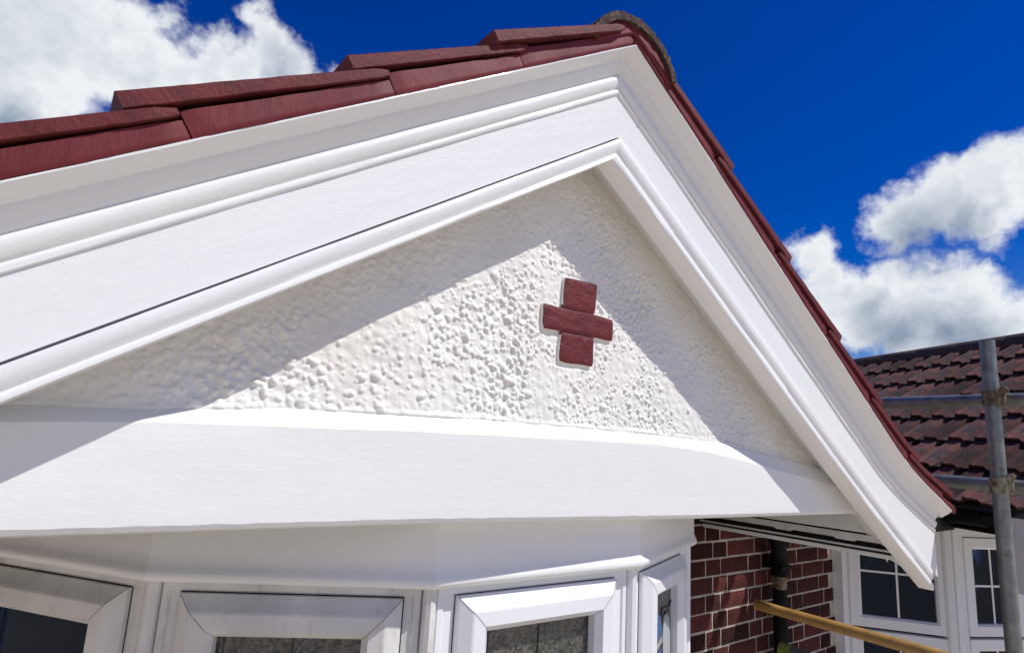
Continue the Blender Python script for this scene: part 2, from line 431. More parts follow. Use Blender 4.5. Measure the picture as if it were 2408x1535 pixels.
# verge mortar: bedded and painted, one long strip on each rake, broken where each tile starts
def mortar_strip(side, tails, t_lo):
    ts = sorted(tails)
    lo = -0.50
    edges = [lo] + [t - .062 for t in ts if t - .062 > lo + .05] + [t_lo]
    for a, b in zip(edges[:-1], edges[1:]):
        nb = max(4, int((b - a) / .012)); na = 9
        v = []; f = []
        for i in range(nb + 1):
            t = a + .0012 + (b - a - .0024) * i / nb
            for j in range(na):
                fr = j / (na - 1)
                nb0 = .7584 if side < 0 else .7690
                uu = (t - a) / (b - a + .062); ntop = .7845 + .0215 * uu - .0065 * min(1, uu * 1.6)
                n = nb0 + fr * (max(ntop, nb0 + .01) - nb0)
                edge = min(i, nb - i) / 2.0
                y = .8395 + .003 * (1 - min(1, edge)) + .0005 * nz((t * 60, n * 25, 0), 1, 3 + side) + .0012 * nz((t * 9 + n * 14, n * 20, 1), 1, 8) + .002 * (1 if j == 0 else 0)
                n2 = n + (.0016 * nz((t * 70, 0, 2)) + .0012 * nz((t * 23, 5, 2)) if j == 0 else 0)
                x, z = rake_pt(side, max(t, -n2 * SP / CP + .001), n2)
                # do not cross the ridge line
                if (x - X0) * side < 0.0006: x = X0 + side * 0.0006
                v.append((x, y, z))
        for i in range(nb):
            for j in range(na - 1):
                p = i * na + j
                f.append((p, p + na, p + na + 1, p + 1) if side > 0 else (p, p + 1, p + na + 1, p + na))
        # thickness: copy set back
        m = len(v)
        back = [(x, .875, z) for x, y, z in v]
        v += back
        rim = [i * na for i in range(nb + 1)] + [nb * na + j for j in range(1, na)] + [i * na + na - 1 for i in range(nb - 1, -1, -1)] + [j for j in range(na - 2, 0, -1)]
        for i in range(len(rim)):
            p, q = rim[i], rim[(i + 1) % len(rim)]
            f.append((p, q, q + m, p + m))
        o = mesh_obj('verge_mortar', v, f, 'red'); fix_normals(o); smooth_angle(o, 50); in_bay(o)

TAILS_L = [-.064, .243, .5725, .905, 1.235, 1.56]
TAILS_R = [-.072, .2645, .606, .932, 1.262, 1.585]
mortar_strip(-1, TAILS_L, 1.56); mortar_strip(1, TAILS_R, 1.66)

def verge_tile(side, tail, gauge=.33, fwd=0.0):
    head = tail - gauge - .062
    nb = 30
    v = []; f = []
    # section: front edge with rounded arrises, top, back, underside
    for i in range(nb + 1):
        u = i / nb
        t = head + (tail - head) * u
        top = .8020 + (.8300 - .8020) * u; bot = .7860 + (.8075 - .7860) * u
        off = 0.0 if side < 0 else .0
        yf = .8325 - fwd + .0008 * nz((t * 18, side, tail), 1, 5) + .0003 * nz((t * 70, side, tail), 1, 2)
        e = 0
        if i < 2: e = (2 - i) * .0016       # rounded head of the visible edge
        top -= e; bot += e; yf += e
        r1 = .0007 * nz((t * 45, 1, tail)); r2 = .0012 * nz((t * 60, 3, tail))
        sec = [(yf + .0012, bot + r2), (yf, bot + .0012 + r2), (yf - .0003, (top + bot) / 2), (yf, top - .0016 + r1), (yf + .0016, top + r1), (1.13, top), (1.13, bot)]
        for y, n in sec:
            x, z = rake_pt(side, t, n)
            if (x - X0) * side < 0.002: x = X0 + side * 0.002
            v.append((x, y, z))
    m = 7
    for i in range(nb):
        for q in range(m):
            r = (q + 1) % m
            f.append((i * m + q, i * m + r, (i + 1) * m + r, (i + 1) * m + q))
    f.append(tuple(range(m))[::-1]); f.append(tuple(nb * m + q for q in range(m)))
    o = mesh_obj('verge_tile', v, f, 'red_tile'); fix_normals(o); smooth_angle(o, 22); in_bay(o)
    # the rest of the course running back from the verge, unpainted
    me = o.data.copy(); me.name = 'roof_tile'; me.materials.clear(); me.materials.append(MT['tile'])
    for k in range(1, 8):
        c = bpy.data.objects.new('roof_tile', me); COL.objects.link(c); in_bay(c); c.location = (0, k * .302, 0)
for t in TAILS_L: verge_tile(-1, t, fwd=.0115 if t < 0 else 0.0)
for t in TAILS_R: verge_tile(1, t)

# ridge tiles: half round, lichened, red mortar in the open end
def ridge_tile(y0, y1, seed):
    cz, r, th = .813, .150, .019
    nseg, ny = 44, 14
    v = []; f = []
    a0, a1 = math.radians(20), math.radians(160)
    for j in range(ny + 1):
        y = y0 + (y1 - y0) * j / ny
        for lay in (0, 1):
            for i in range(nseg + 1):
                a = a0 + (a1 - a0) * i / nseg
                rr = r if lay == 0 else r - th
                k = (.0040 if lay == 0 else .0015)
                rr += k * nz((math.cos(a) * 7, y * 8, math.sin(a) * 7), 6.0, seed) + k * .6 * nz((math.cos(a) * 7, y * 8, math.sin(a) * 7), 17.0, seed + 3)
                yy = y + (.003 * nz((a * 9, lay, seed)) if j in (0, ny) else 0)
                v.append((X0 + rr * math.cos(a), yy, cz + rr * math.sin(a)))
    m = nseg + 1; row = 2 * m
    for j in range(ny):
        for i in range(nseg):
            p = j * row + i; f.append((p, p + 1, p + row + 1, p + row)); q = p + m; f.append((q, q + row, q + row + 1, q + 1))
        for i in (0, nseg):
            p = j * row + i; f.append((p, p + m, p + m + row, p + row))
    for j in (0, ny):
        for i in range(nseg):
            p = j * row + i; f.append((p, p + 1, p + 1 + m, p + m))
    o = mesh_obj('ridge_tile', v, f, 'moss'); fix_normals(o); smooth_angle(o, 40); in_bay(o)
    return o
ridge_tile(.826, 1.20, 1.0); ridge_tile(1.21, 1.60, 5.0); ridge_tile(1.61, 2.0, 9.0)
# mortar filling the ridge end
v = []; f = []
cz, rr = .813, .1325
na, nr_ = 30, 6
bot = lambda x: (0.792 - abs(x - X0) * SP) / CP * 1.0 - .012
ring = []
for i in range(na + 1):
    a = math.radians(20 + 140 * i / na)
    xt, zt = X0 + rr * math.cos(a), cz + rr * math.sin(a)
    zb = min(bot(xt), zt - .002)
    for j in range(nr_ + 1):
        z = zb + (zt - zb) * j / nr_
        v.append((xt, .8350 + .0022 * nz((xt * 30, z * 30, 4)) + .001 * nz((xt * 90, z * 90, 4)), z))
for i in range(na):
    for j in range(nr_):
        p = i * (nr_ + 1) + j; f.append((p, p + 1, p + nr_ + 2, p + nr_ + 1))
o = mesh_obj('ridge_mortar', v, f, 'red'); smooth_angle(o, 60)
so = o.modifiers.new('solid', 'SOLIDIFY'); so.thickness = .03; so.offset = -1
in_bay(o)

# ------------------------------------------------------------------ roughcast gable wall, real bumps
def interp(xs, pts):
    px = [p[0] for p in pts]; pz = [p[1] for p in pts]
    return np.interp(xs, px, pz)
BASE = [(-.9, -.03), (-.05, .004), (.10, .008), (.18, .014), (.30, .024), (.73, .031), (1.17, .028), (1.50, .019), (1.80, -.010), (2.12, -.046), (2.5, -.12)]
CROSS = [((.889, .369), (.993, .372), (.990, .2985), (.887, .2985)), ((.828, .2970), (1.051, .2960), (1.052, .2425), (.830, .2425)), ((.883, .2415), (.989, .2415), (.987, .1725), (.882, .1735))]
def rough_wall():
    step = .0019
    xs = np.arange(-.20, 2.34, step); zs = np.arange(-.13, .74, step)
    X, Z = np.meshgrid(xs, zs)
    H = np.zeros_like(X)
    rng = np.random.default_rng(4)
    # low undulation
    for k in range(60):
        kx, kz = rng.normal(0, 16, 2); ph = rng.uniform(0, 6.28)
        H += .00035 * np.sin(kx * X + kz * Z + ph)
    def stamp(cx, cz, ax, az, h, rot, p=2.0):
        R = max(ax, az) * 1.25
        i0, i1 = np.searchsorted(zs, (cz - R, cz + R)); j0, j1 = np.searchsorted(xs, (cx - R, cx + R))
        if i1 <= i0 or j1 <= j0: return
        dx = X[i0:i1, j0:j1] - cx; dz = Z[i0:i1, j0:j1] - cz
        c, s = math.cos(rot), math.sin(rot)
        u = (dx * c + dz * s) / ax; w = (-dx * s + dz * c) / az
        q = np.clip(1 - (u * u + w * w), 0, 1)
        H[i0:i1, j0:j1] = np.maximum(H[i0:i1, j0:j1], H[i0:i1, j0:j1] * .35 + h * q ** .52)
    for k in range(60):
        kx, kz = rng.normal(0, 170, 2); ph = rng.uniform(0, 6.28)
        H += .00009 * np.sin(kx * X + kz * Z + ph)
    for k in range(23000):
        cx = rng.uniform(-.2, 2.34); cz = rng.uniform(-.13, .74)
        if cz > (.66 - abs(cx - X0) * SP) / CP: continue
        cl = mnoise.noise(Vector((cx * 4.1, cz * 4.1, 2.0))) * .6 + mnoise.noise(Vector((cx * 11, cz * 11, 7.0))) * .4
        big = np.interp(cx, [0, .35, .8, 1.2, 1.7, 2.3], [1.0, 1.0, .85, .68, .60, .55]) * np.interp(cz, [0, .25, .5], [1, .95, .75])
        r = abs(rng.normal(0, 1))
        if k < 1100:
            if cl < -.05: continue
            a = (.0068 + .0028 * r) * big; h = a * rng.uniform(.50, .72)
        elif k < 11000:
            if cl < -.38: continue
            a = (.0045 + .0017 * r) * (.5 + .5 * big); h = a * rng.uniform(.50, .80)
        else:
            a = (.0031 + .0011 * r); h = a * rng.uniform(.35, .65)
        a = min(a, .0150); h = min(h, .0080)
        stamp(cx, cz, a * rng.uniform(.85, 1.3), a * rng.uniform(.70, 1.0), h, rng.uniform(0, 3.14))
    # smoother towards the wall foot fillet and round the brick cross
    base = interp(X, BASE)
    d = Z - base
    H *= np.clip((d + .004) / .020, .15, 1)
    edge = (.60 - np.abs(X - X0) * SP - Z * CP)
    H *= 1.18 * np.clip(.16 + edge / .19, .16, 1)
    # trowelled ridge along the foot
    H += .004 * np.exp(-((d - .004) / .006) ** 2) * (0.6 + .8 * np.sin(X * 23 + 3 * np.sin(X * 7)) ** 2)
    for quad in CROSS:
        cx0 = min(p[0] for p in quad) - .010; cx1 = max(p[0] for p in quad) + .010; cz0 = min(p[1] for p in quad) - .010; cz1 = max(p[1] for p in quad) + .008
        ins = (X > cx0) & (X < cx1) & (Z > cz0) & (Z < cz1)
        H[ins] *= .15
    keep = (Z > base - .02) & (Z < (.632 - np.abs(X - X0) * SP) / CP)
    idx = -np.ones(X.shape, int); idx[keep] = np.arange(keep.sum())
    V = np.stack([X[keep], Y_W - H[keep], Z[keep]], 1)
    a, b, c, e = idx[:-1, :-1], idx[:-1, 1:], idx[1:, 1:], idx[1:, :-1]
    ok = (a >= 0) & (b >= 0) & (c >= 0) & (e >= 0)
    F = np.stack([a[ok], b[ok], c[ok], e[ok]], 1)
    me = bpy.data.meshes.new('rendered_wall')
    me.vertices.add(len(V)); me.vertices.foreach_set('co', V.ravel())
    me.loops.add(F.size); me.loops.foreach_set('vertex_index', F.ravel().astype(np.int32))
    me.polygons.add(len(F)); me.polygons.foreach_set('loop_start', np.arange(0, F.size, 4, dtype=np.int32))
    me.update(calc_edges=True); me.validate()
    me.polygons.foreach_set('use_smooth', np.ones(len(F), bool))
    me.materials.append(MT['render'])
    o = bpy.data.objects.new('rendered_wall', me); COL.objects.link(o); in_bay(o)
    o['label'] = 'white painted roughcast gable wall with pebbly bumps'
    return o
wall = rough_wall()
# plain backing for the rest of the gable behind the roughcast
ob = mesh_obj('wall_core', [(XL_END, 1.013, -.12), (X_END - .1, 1.013, -.12), (X_END - .1, 1.013, -.40 + .02), (X0, 1.013, .74), (XL_END, 1.013, -.38)], [(0, 1, 3), (1, 2, 3), (0, 3, 4)], 'render'); in_bay(ob)

# the brick cross
def cross_brick(quad, seed):
    nx, nzn = 26, 12
    v = []; f = []; fm = []
    tl, tr, br, bl = [np.array(p) for p in quad]
    def P(u, w): return (tl * (1 - u) + tr * u) * (1 - w) + (bl * (1 - u) + br * u) * w
    for lay in range(2):
        for j in range(nzn + 1):
            for i in range(nx + 1):
                u, w = i / nx, j / nzn
                p = P(u, w)
                eu = min(u, 1 - u) * np.linalg.norm(tr - tl); ew = min(w, 1 - w) * np.linalg.norm(bl - tl)
                e = min(eu, ew)
                rough = .0016 * nz((p[0] * 45, p[1] * 45, seed)) + .0010 * nz((p[0] * 120, p[1] * 120, seed))
                y = (Y_W - .0092 + .0022 * max(0, 1 - e / .007) - rough) if lay == 0 else Y_W + .012
                cr = max(0, 1 - eu / .010) * max(0, 1 - ew / .010)
                cc = (tl + tr + bl + br) / 4
                p = p + (cc - p) / np.linalg.norm(cc - p + 1e-9) * .0020 * cr
                k = .0026
                px = p[0] + k * nz((p[0] * 20, p[1] * 30, seed + 1)); pz = p[1] + k * nz((p[0] * 20, p[1] * 30, seed + 5))
                if lay == 1:
                    px = p[0] + (p[0] - (tl + br)[0] / 2) * .03; pz = p[1] + (p[1] - (tl + br)[1] / 2) * .0
                v.append((px, y, pz))
    m = nx + 1; tot = m * (nzn + 1)
    for j in range(nzn):
        for i in range(nx):
            p = j * m + i; f.append((p, p + m, p + m + 1, p + 1)); fm.append(0)
    rim = [i for i in range(m)] + [j * m + nx for j in range(1, nzn + 1)] + [nzn * m + i for i in range(nx - 1, -1, -1)] + [j * m for j in range(nzn - 1, 0, -1)]
    for i in range(len(rim)):
        p, q = rim[i], rim[(i + 1) % len(rim)]
        f.append((p, q, q + tot, p + tot))
        xm = (v[p][0] + v[q][0]) / 2; zm = (v[p][2] + v[q][2]) / 2
        inner = (.884 < xm < .992) and (abs(zm - .297) < .006 or abs(zm - .2405) < .006)
        fm.append(0 if inner else 1)
    o = mesh_obj('brick', v, f, None, mats=['red_brick', 'white_paint'], fmat=fm); fix_normals(o); smooth_angle(o, 40)
    o['label'] = 'red painted brick of the cross on the gable wall'
    o.parent = wall
    return o
for i, q in enumerate(CROSS): cross_brick(q, i * 3.3)
# hairline red joints inside the cross
# ------------------------------------------------------------------ beam under the gable wall
TOPF = [(-.9, -.03), (-.05, -.013), (.115, -.003), (.54, .006), (1.19, .009), (1.40, -.002), (1.62, -.027), (2.1, -.088), (2.5, -.15)]
BOT = [(-.9, -.150), (-.02, -.155), (.56, -.160), (1.35, -.176), (2.42, -.190), (2.5, -.192)]
def beam():
    xs = np.linspace(-.86, 2.447, 170)
    v = []; f = []
    Yb = .9725
    for x in xs:
        zt = float(interp(x, TOPF)); zb = float(interp(x, BOT)); zw = float(interp(x, BASE))
        if zt < zb + .03: zt = zb + .03
        w1 = .0012 * nz((x, 0, 0), 9, 1); w2 = .0016 * nz((x, 0, 0), 30, 2)
        sec = [(Y_W + .06, zb), (Yb + .013, zb - .001 + w2 * .4), (Yb + .0045, zb + .0025 + w2 * .5), (Yb + .0004, zb + .010 + w2), (Yb, zb + .02)]
        for k in range(1, 9):
            fr = k / 9
            z = zb + .02 + (zt - .004 - zb - .02) * fr
            sec.append((Yb + .0007 * nz((x, z, 0), 14, 4) + .0004 * nz((x, z, 0), 45, 4), z))
        sec += [(Yb + .0003, zt - .004 + w1), (Yb + .003, zt + w1), (Y_W - .010, zw - .003 + w1), (Y_W - .002, zw + .003 + .002 * nz((x, 3, 0), 22, 6)), (Y_W + .012, zw + .008), (Y_W + .06, zw)]
        for y, z in sec: v.append((x, y, z))
    m = len(v) // len(xs)
    for i in range(len(xs) - 1):
        for q in range(m):
            r = (q + 1) % m
            f.append((i * m + q, i * m + r, (i + 1) * m + r, (i + 1) * m + q))
    f.append(tuple(range(m))); f.append(tuple((len(xs) - 1) * m + q for q in range(m)))
    o = mesh_obj('beam', v, f, 'white_paint'); fix_normals(o); smooth_angle(o, 24); in_bay(o)
    return o
beam()

# boxed eaves on the right flank of the bay, with a vent strip along its inner face
eb = box('eaves_box', 2.450, 2.700, .905, 1.735, -.268, -.150, 'white_paint'); bevel(eb, .003); in_bay(eb)
eo = box('eaves_fascia', 2.703, 2.722, .908, 1.735, -.352, -.150, 'white_gloss'); bevel(eo, .003); in_bay(eo)
eu = box('eaves_soffit', 2.470, 2.702, .912, 1.735, -.350, -.335, 'white_paint'); in_bay(eu)
ed = box('eaves_core', 2.466, 2.700, .93, 1.735, -.334, -.270, 'dark'); in_bay(ed)
# vent strip with a notched lower edge
v = []; f = []
ys = [.915]
prof = []
y = .915
zt, z1, z2 = -.2745, -.297, -.303
segs = [(.915, .945, z2), (.945, .955, z1), (.955, 1.02, z1), (1.02, 1.03, z2), (1.03, 1.10, z2), (1.10, 1.11, z1), (1.11, 1.30, z1), (1.30, 1.31, z2), (1.31, 1.40, z2), (1.40, 1.41, z1), (1.41, 1.735, z1)]
pts = [(.915, z2), (.965, z2), (.975, z1), (1.055, z1), (1.065, z2), (1.130, z2), (1.140, z1), (1.30, z1), (1.31, z2), (1.37, z2), (1.38, z1), (1.735, z1)]
for (yy, zz) in pts:
    v += [(2.448, yy, zt), (2.448, yy, zz), (2.462, yy, zt), (2.462, yy, zz)]
for i in range(len(pts) - 1):
    a = i * 4; b = a + 4
    f += [(a, a + 1, b + 1, b), (a + 2, b + 2, b + 3, a + 3), (a, b, b + 2, a + 2), (a + 1, a + 3, b + 3, b + 1)]
f += [(0, 2, 3, 1), (len(v) - 4, len(v) - 3, len(v) - 1, len(v) - 2)]
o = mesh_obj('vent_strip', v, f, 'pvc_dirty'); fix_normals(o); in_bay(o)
ls = box('vent_lip', 2.444, 2.470, .912, 1.735, -.3225, -.3165, 'pvc_dirty'); in_bay(ls)

# ------------------------------------------------------------------ bow window of the bay
BOW = [(-.35, 1.745), (-.165, 1.80), (-.115, 1.760), (.191, 1.328), (.645, 1.0615), (1.214, 1.034), (1.671, 1.207), (1.98, 1.60), (2.00, 1.745)]
BOW = BOW[1:]
ZB = -.298
def offset_poly(poly, d):
    out = []
    n = len(poly)
    for i, p in enumerate(poly):
        p = np.array(p)
        ns = []
        for a, b in ((i - 1, i), (i, i + 1)):
            if a < 0 or b >= n: continue
            e = np.array(poly[b]) - np.array(poly[a]); e = e / np.linalg.norm(e)
            ns.append(np.array([e[1], -e[0]]))          # outward: towards the street
        if len(ns) == 2:
            h = ns[0] + ns[1]; h = h / np.linalg.norm(h); k = d / max(.3, h @ ns[0]); out.append(p + h * k)
        else: out.append(p + ns[0] * d)
    return out
# frieze boards: face, cove and bead, one board per facet
FR = [(-.03, -.10), (0, -.10), (0, -.245), (.0005, -.262), (.004, -.272), (.0075, -.279), (.0085, -.286), (.006, -.2925), (.001, -.2965), (-.004, -.2985), (-.03, -.2985)]
rings = [[(p[0], p[1], z) for p in offset_poly(BOW, w)] for (w, z) in FR]
for i in range(len(BOW) - 1):
    ns = 24; v = []; f = []
    for k in range(ns + 1):
        for q in range(len(FR)):
            a = np.array(rings[q][i]); b = np.array(rings[q][i + 1]); p = a + (b - a) * k / ns
            w = .0010 * nz((p[0], p[1], q * .2), 11, 2) if 0 < k < ns and 1 < q < 9 else 0
            v.append((p[0], p[1] + w, p[2] + w))
    m = len(FR)
    for k in range(ns):
        for q in range(m):
            r = (q + 1) % m
            f.append((k * m + q, k * m + r, (k + 1) * m + r, (k + 1) * m + q))
    f.append(tuple(range(m))); f.append(tuple(ns * m + q for q in range(m)))
    o = mesh_obj('frieze_board', v, f, 'white_paint'); fix_normals(o); smooth_angle(o, 45); in_bay(o)
# closing ceiling above the windows
cl = mesh_obj('bay_ceiling', [(p[0], p[1], -.145) for p in offset_poly(BOW, .0)] , [tuple(range(len(BOW)))], 'white_paint'); in_bay(cl)

def facet_frame(P, Q):
    P = Vector((P[0], P[1], 0)); Q = Vector((Q[0], Q[1], 0)); u = (Q - P); ln = u.length; u.normalize()
    out = Vector((u.y, -u.x, 0))
    return P, u, out, ln

def loops_frame(name, P, u, out, u0, u1, z0, z1, prof, mat, parent, deg=25):
    """mitred rectangular frame: prof = [(inset, outward)]"""
    v = []; f = []
    for ins, w in prof:
        for (a, z) in ((u0 + ins, z0 + ins), (u1 - ins, z0 + ins), (u1 - ins, z1 - ins), (u0 + ins, z1 - ins)):
            p = P + u * a + out * w; v.append((p.x, p.y, z))
    for k in range(len(prof) - 1):
        for c in range(4):
            d = (c + 1) % 4
            f.append((k * 4 + c, k * 4 + d, (k + 1) * 4 + d, (k + 1) * 4 + c))
    o = mesh_obj(name, v, f, mat); fix_normals(o)
    if parent is not None: parent(o)
    return o

def quad_obj(name, P, u, out, u0, u1, z0, z1, w, th, mat, parent=None):
    v = []
    for ww in (w, w - th):
        for (a, z) in ((u0, z0), (u1, z0), (u1, z1), (u0, z1)):
            p = P + u * a + out * ww; v.append((p.x, p.y, z))
    f = [(0, 1, 2, 3), (7, 6, 5, 4), (0, 4, 5, 1), (1, 5, 6, 2), (2, 6, 7, 3), (3, 7, 4, 0)]
    o = mesh_obj(name, v, f, mat); fix_normals(o)
    if parent is not None: parent(o)
    return o

def came(name, P, u, out, pts, w, r, parent, mat='lead'):
    v = []; f = []
    q3 = [P + u * a + out * w + Vector((0, 0, z)) for a, z in pts]
    seg = 6
    for k, p in enumerate(q3):
        d = (q3[min(k + 1, len(q3) - 1)] - q3[max(k - 1, 0)]).normalized()
        s = d.cross(out).normalized()
        for i in range(seg):
            t = 2 * math.pi * i / seg
            v.append(p + s * r * math.cos(t) + out * r * .7 * math.sin(t))
    for k in range(len(q3) - 1):
        for i in range(seg):
            j = (i + 1) % seg
            f.append((k * seg + i, k * seg + j, (k + 1) * seg + j, (k + 1) * seg + i))
    o = mesh_obj(name, v, f, mat, smooth=True); o.parent = parent
    return o

SASH = [(0, -.03), (0, .006), (.004, .010), (.026, .026), (.030, .0275), (.058, .0275), (.0715, .012), (.0725, -.012)]
OUTER = lambda wd: [(0, -.05), (0, -.004), (.003, 0), (.014, 0), (.018, -.004), (wd + .001, -.004), (wd + .001, -.03)]
win_line = offset_poly(BOW, -.022)
ZW0, ZW1 = -1.55, -.300
FACETS = {}
for i in range(len(BOW) - 1):
    P, u, out, ln = facet_frame(win_line[i], win_line[i + 1])
    if ln < .2: continue
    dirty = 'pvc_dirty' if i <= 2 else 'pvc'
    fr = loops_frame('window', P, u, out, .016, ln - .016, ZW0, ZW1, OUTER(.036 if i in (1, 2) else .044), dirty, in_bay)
    fr['label'] = {1: 'end light of the bow window at the far left', 2: 'second light of the bow window, half in shade', 3: 'front light of the bow window in full sun', 4: 'narrow leaded light of the bow window beside the brick wall'}.get(i, 'end light of the bow window')
    if i in (1, 2): u0, u1, zt = .052, ln - .052, ZW1 - .020
    else: u0, u1, zt = .060, ln - .060, ZW1 - .019
    sash = loops_frame('sash', P, u, out, u0, u1, ZW0 + .03, zt, SASH, dirty, None); sash.parent = fr
    pane = quad_obj('pane', P, u, out, u0 + .070, u1 - .070, ZW0 + .10, zt - .070, -.008, .006, 'obscured' if i not in (1,) else 'glass', None); pane.parent = fr
    gk = loops_frame('gasket', P, u, out, u0 - .0022, u1 + .0022, ZW0 + .028, zt + .0022, [(0, -.0032), (.0021, -.0030)], 'dark', None); gk.parent = fr
    for uu, sg in ((u0, 1), (u1, -1)):
        v = []
        for (ins, w) in SASH[1:7]:
            for k_ in (-1, 1):
                p = P + u * (uu + sg * (ins + k_ * .0004)) + out * (w + .0004); v.append((p.x, p.y, zt - ins + k_ * .0004))
        sm = mesh_obj('mitre_seam', v, [(2 * k_, 2 * k_ + 1, 2 * k_ + 3, 2 * k_ + 2) for k_ in range(5)], 'grime'); sm.parent = fr
    FACETS[i] = (P, u, out, ln, u0 + .0725, u1 - .0725, zt - .0725, fr)
# corner posts between the lights
for i in range(1, len(BOW) - 1):
    p = np.array(offset_poly(BOW, -.030)[i])
    a = np.array(win_line[i - 1]) - np.array(win_line[i]); b = np.array(win_line[i + 1]) - np.array(win_line[i])
    a /= np.linalg.norm(a); b /= np.linalg.norm(b)
    w0 = np.array(win_line[i]); bis = -(a + b); bis /= np.linalg.norm(bis)
    prof = [w0 + a * .0135 + bis * -.05, w0 + a * .0135 + bis * .004, w0 + a * .009 + bis * .010, w0 + bis * .0125, w0 + b * .009 + bis * .010, w0 + b * .0135 + bis * .004, w0 + b * .0135 + bis * -.05]
    v = []; f = []
    for z in (ZW0, ZW1 - .0005):
        for q in prof: v.append((q[0], q[1], z))
    m = len(prof)
    for q in range(m): f.append((q, (q + 1) % m, m + (q + 1) % m, m + q))
    f.append(tuple(range(m))); f.append(tuple(range(m, 2 * m)))
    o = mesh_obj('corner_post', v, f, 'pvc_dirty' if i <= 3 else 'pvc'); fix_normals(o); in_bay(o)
# dark room behind the clear end light
rl = offset_poly(BOW, -.20); m = len(rl)
rm = mesh_obj('room_lining', [(p[0], p[1], z) for z in (-.309, -1.6) for p in rl], [(k, k + 1, k + 1 + m, k + m) for k in range(m - 1)] + [tuple(range(m))], 'room'); in_bay(rm)

# leading: straight bars and the leaded pattern
def leads(i):
    P, u, out, ln, a0, a1, zt, fr = FACETS[i]
    W = a1 - a0
    L_ = lambda pts, r=.0022: came('lead_came', P, u, out, pts, -.0065, r, fr)
    if i in (2, 3):
        mid = a0 + W * (.50 if i == 3 else .52)
        L_([(mid, zt), (mid, zt - .085)])
        L_([(a0 + W * .05, zt), (a0 + W * .05, zt - .4)], .0012)
        # small rounded motif under the bar, fanning sideways
        L_([(mid, zt - .078), (mid - .012, zt - .10), (mid - .03, zt - .13)], .0016)
        L_([(mid, zt - .078), (mid + .012, zt - .10), (mid + .03, zt - .13)], .0016)
        pv = [(mid + .052 + .034 * math.cos(t), zt - .122 + .034 * math.sin(t)) for t in np.linspace(0, 2 * math.pi, 24, endpoint=False)]
        vv = [tuple(P + u * a + out * -.0055 + Vector((0, 0, z))) for a, z in pv]
        o = mesh_obj('glass_piece', vv, [tuple(range(24))], 'pale_glass'); o.parent = fr
    if i == 4:
        def S(x, y): return (a0 + W * x, zt - y * .60 + .012)          # x across 0..1, y down in metres
        piece = lambda pts, m: setattr(mesh_obj('glass_piece', [tuple(P + u * S(*q)[0] + out * -.0055 + Vector((0, 0, S(*q)[1]))) for q in pts], [tuple(range(len(pts)))], m), 'parent', fr)
        L_([S(.42, 0), S(.42, .10)], .0016)
        piece([(.42, .105), (.36, .15), (.30, .20), (.30, .255), (.52, .235), (.62, .215), (.56, .16), (.48, .12)], 'blue_glass')
        piece([(.28, .262), (.28, .292), (.62, .255), (.62, .222)], 'pink_glass')
        piece([(.30, .300), (.30, .40), (.55, .40), (.60, .27)], 'blue_glass')
        piece([(.66, .15), (.75, .14), (.9, .17), (.95, .25), (.95, .42), (.66, .42), (.64, .22)], 'pale_glass')
        L_([S(.42, .10), S(.36, .15), S(.30, .20), S(.28, .262), S(.29, .40)], .0024)
        L_([S(.42, .10), S(.50, .13), S(.58, .17), S(.63, .22), S(.64, .40)], .0024)
        L_([S(.02, .19), S(.10, .155), S(.2, .14), S(.30, .155)], .0022)
        L_([S(.02, .235), S(.12, .22), S(.2, .25), S(.27, .30)], .0022)
        L_([S(.56, .14), S(.66, .11), S(.78, .11), S(.86, .125), S(1, .10)], .0022)
        L_([S(.66, .18), S(.74, .14), S(.86, .135)], .0022)
        L_([S(.28, .262), S(.62, .222)], .002); L_([S(.28, .295), S(.62, .258)], .002)
for i in (2, 3, 4): leads(i)

# ------------------------------------------------------------------ brick wall of the house behind, Flemish bond
YB = 1.75
bw = empty('brick_wall', (2.9, YB, -2.7)); tag(bw, 'dark red brick wall in Flemish bond with pale joints, behind the bay', 'brick wall')
BW_INV = Matrix.Translation((-2.9, -YB, 2.7))
mb = box('mortar_bed', 1.95, 3.835, YB + .0045, YB + .10, -2.7, .30, 'mortar'); mb.parent = bw; mb.matrix_parent_inverse = BW_INV
brick_meshes = {}
def brick_mesh(w, seed):
    nx, nzz = max(3, int(w / .03)), 3
    h = .0665; v = []; f = []
    for lay in range(2):
        for j in range(nzz + 1):
            for i in range(nx + 1):
                x = w * i / nx; z = h * j / nzz
                e = min(i, nx - i, j, nzz - j)
                if lay == 0:
                    y = -.002 + (.003 if e == 0 else 0) + .0018 * nz((x * 40, z * 40, seed))
                    x += .0018 * nz((x * 30, z * 30, seed + 3)); z += .0018 * nz((x * 30, z * 30, seed + 6))
                else: y = .03
                v.append((x, y, z))
    m = nx + 1; tot = m * (nzz + 1)
    for j in range(nzz):
        for i in range(nx):
            p = j * m + i; f.append((p, p + 1, p + m + 1, p + m))
    rim = [i for i in range(m)] + [j * m + nx for j in range(1, nzz + 1)] + [nzz * m + i for i in range(nx - 1, -1, -1)] + [j * m for j in range(nzz - 1, 0, -1)]
    for i in range(len(rim)):
        p, q = rim[i], rim[(i + 1) % len(rim)]; f.append((p, q, q + tot, p + tot))
    me = bpy.data.meshes.new('brick'); me.from_pydata(v, [], f); me.materials.append(MT['brick']); me.update()
    return me
HB = [brick_mesh(.104, k * 1.7) for k in range(3)]; SB = [brick_mesh(.223, 20 + k * 1.7) for k in range(4)]
COURSE = .0775
z = -1.27; c = 0
